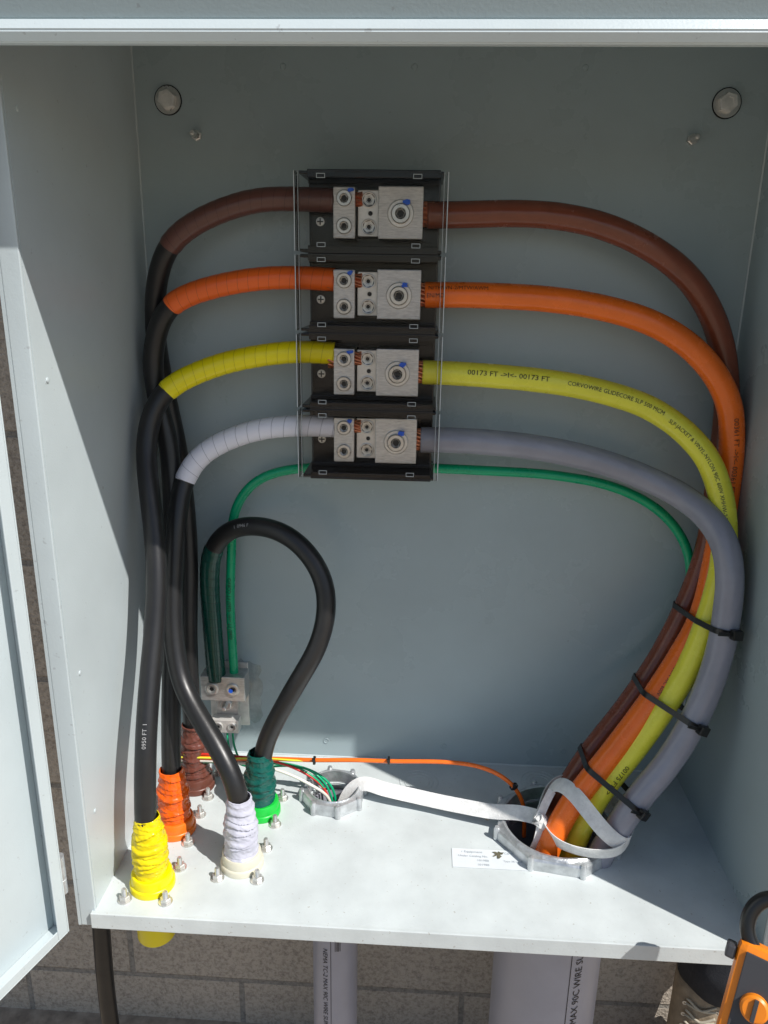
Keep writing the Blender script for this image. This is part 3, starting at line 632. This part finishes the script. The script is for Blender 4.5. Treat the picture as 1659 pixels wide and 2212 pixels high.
for s,(a0,a1) in enumerate(((-60,88),(92,240))):
    P=[(.027*math.cos(math.radians(a)),0,.052+.034*math.sin(math.radians(a))) for a in np.linspace(a0,a1,14)]
    pp=Path(P,ds=.003,smooth=1,ref=(0,-1,0)); mp(tube('jaw',pp,.0085,NYLON,None,14))

# ------------------------------------------------------------------ worker leg and boot (beside the enclosure)
def loft(name,rings,m,parent,n=28,smooth=True,fold=0):
    vs=[];fs=[]
    for j,(c,u,w,ru,rw,e) in enumerate(rings):
        for i in range(n):
            t=2*math.pi*i/n; cc,ss=math.cos(t),math.sin(t)
            x=math.copysign(abs(cc)**e,cc)*ru; y=math.copysign(abs(ss)**e,ss)*rw
            k=1+fold*noise.noise(V((x*30,y*30,j*.7)))
            vs.append(V(c)+V(u)*x*k+V(w)*y*k)
    for j in range(len(rings)-1):
        for i in range(n): fs.append((j*n+i,j*n+(i+1)%n,(j+1)*n+(i+1)%n,(j+1)*n+i))
    fs+=[tuple(reversed(range(n))),tuple(range((len(rings)-1)*n,len(rings)*n))]
    me=bpy.data.meshes.new(name); me.from_pydata([tuple(v) for v in vs],[],fs); me.update(); return finish(name,me,parent,m,smooth)
LEATH=mat('tan_suede_boot',(.32,.25,.17),.85,0,.3,60,.6,300); SOLE=mat('boot_sole',(.03,.027,.025),.8); DENIM=mat('dark_work_trousers',(.022,.024,.03),.9,0,.3,40,.8,600); LACE=mat('boot_lace',(.40,.36,.28),.9)
wk=group('worker_leg',(.87,-.1,-.5))
d=V((-.35,-1,0)).normalized(); sd=V((1,-.35,0)).normalized(); up=V((0,0,1))
O=V((.842,-.060,GZ))
R=[]
for f,hw,hh in ((-.085,.020,.030),(-.075,.033,.052),(-.04,.038,.068),(.0,.040,.072),(.05,.042,.062),(.10,.050,.047),(.145,.050,.036),(.175,.040,.028),(.192,.018,.016)):
    R.append((O+d*f+up*(hh+.018),sd,up,hw,hh,.75))
loft('boot_foot',R,LEATH,wk)
R=[(O+d*f+up*.010,sd,up,hw,.011,.5) for f,hw in ((-.09,.024),(-.08,.038),(-.03,.042),(.04,.044),(.11,.054),(.16,.052),(.19,.038),(.203,.014))]
loft('boot_sole',R,SOLE,wk)
R=[(O+up*(.09+.021*i)+d*(.0-.003*i)+V((.001*i,0,0)),sd,d,.044+.0006*i,.052-.0012*i,.9) for i in range(9)]
loft('boot_shaft',R,LEATH,wk)
loft('boot_collar',[(O+up*(.258+.006*i)+d*(-.024)+V((.008,0,0)),sd,d,.0495-.001*abs(i-1.5),.0445,.9) for i in range(4)],SOLE,wk)
for i in range(8):
    c=O+d*(.060-.005*i)+up*(.108+.0175*i)
    for s in (-1,1):
        pp=Path([tuple(c-sd*.022*s-d*.006),tuple(c),tuple(c+sd*.022*s+up*.010-d*.006)],ds=.003,smooth=0,ref=(0,-.5,1)); tube('lace',pp,.0020,LACE,wk,8)
        lathe('eyelet',[(.0035,0),(.0035,.001),(.0015,.001)],c-sd*.024*s-d*.006,tuple(d),STEEL,wk,12)
R=[(O+V((.0125*i+.022,.004*i+.008,.270+.042*i)),sd,d,.056+.0022*i+.004*math.sin(i*2.1),.058+.002*i,.95) for i in range(12)]
loft('trouser_leg',R,DENIM,wk,36,fold=.12)

# ------------------------------------------------------------------ light, world, camera
SD=(-1.45,1,-2.17)
sd_=V(SD).normalized()
sl=bpy.data.lights.new('sun','SUN'); sl.energy=5.0; sl.angle=math.radians(.5); sl.color=(1,.965,.92)
so=bpy.data.objects.new('sun',sl); COL.objects.link(so); so.rotation_euler=sd_.to_track_quat('-Z','Y').to_euler(); so.location=(2,-3,5)
w=bpy.data.worlds.new("World"); scene.world=w; w.use_nodes=True
N=w.node_tree.nodes; L=w.node_tree.links; bg=N['Background']
sk=N.new('ShaderNodeTexSky'); sk.sky_type='NISHITA'; sk.sun_disc=False
sk.sun_elevation=math.asin(-sd_.z); sk.sun_rotation=math.atan2(-SD[0],-SD[1])
L.new(sk.outputs[0],bg.inputs[0]); bg.inputs[1].default_value=.11
cam=bpy.data.cameras.new('camera'); co=bpy.data.objects.new('camera',cam); COL.objects.link(co)
co.location=(.3694,-1.0376,.7208); co.rotation_euler=(1.2752,-.016,.0551)
cam.sensor_fit='VERTICAL'; cam.sensor_height=24; cam.lens=24*1658.2/2212; cam.clip_start=.02; cam.clip_end=300
scene.camera=co
scene.view_settings.view_transform='Standard'; scene.view_settings.look='None'; scene.view_settings.exposure=0
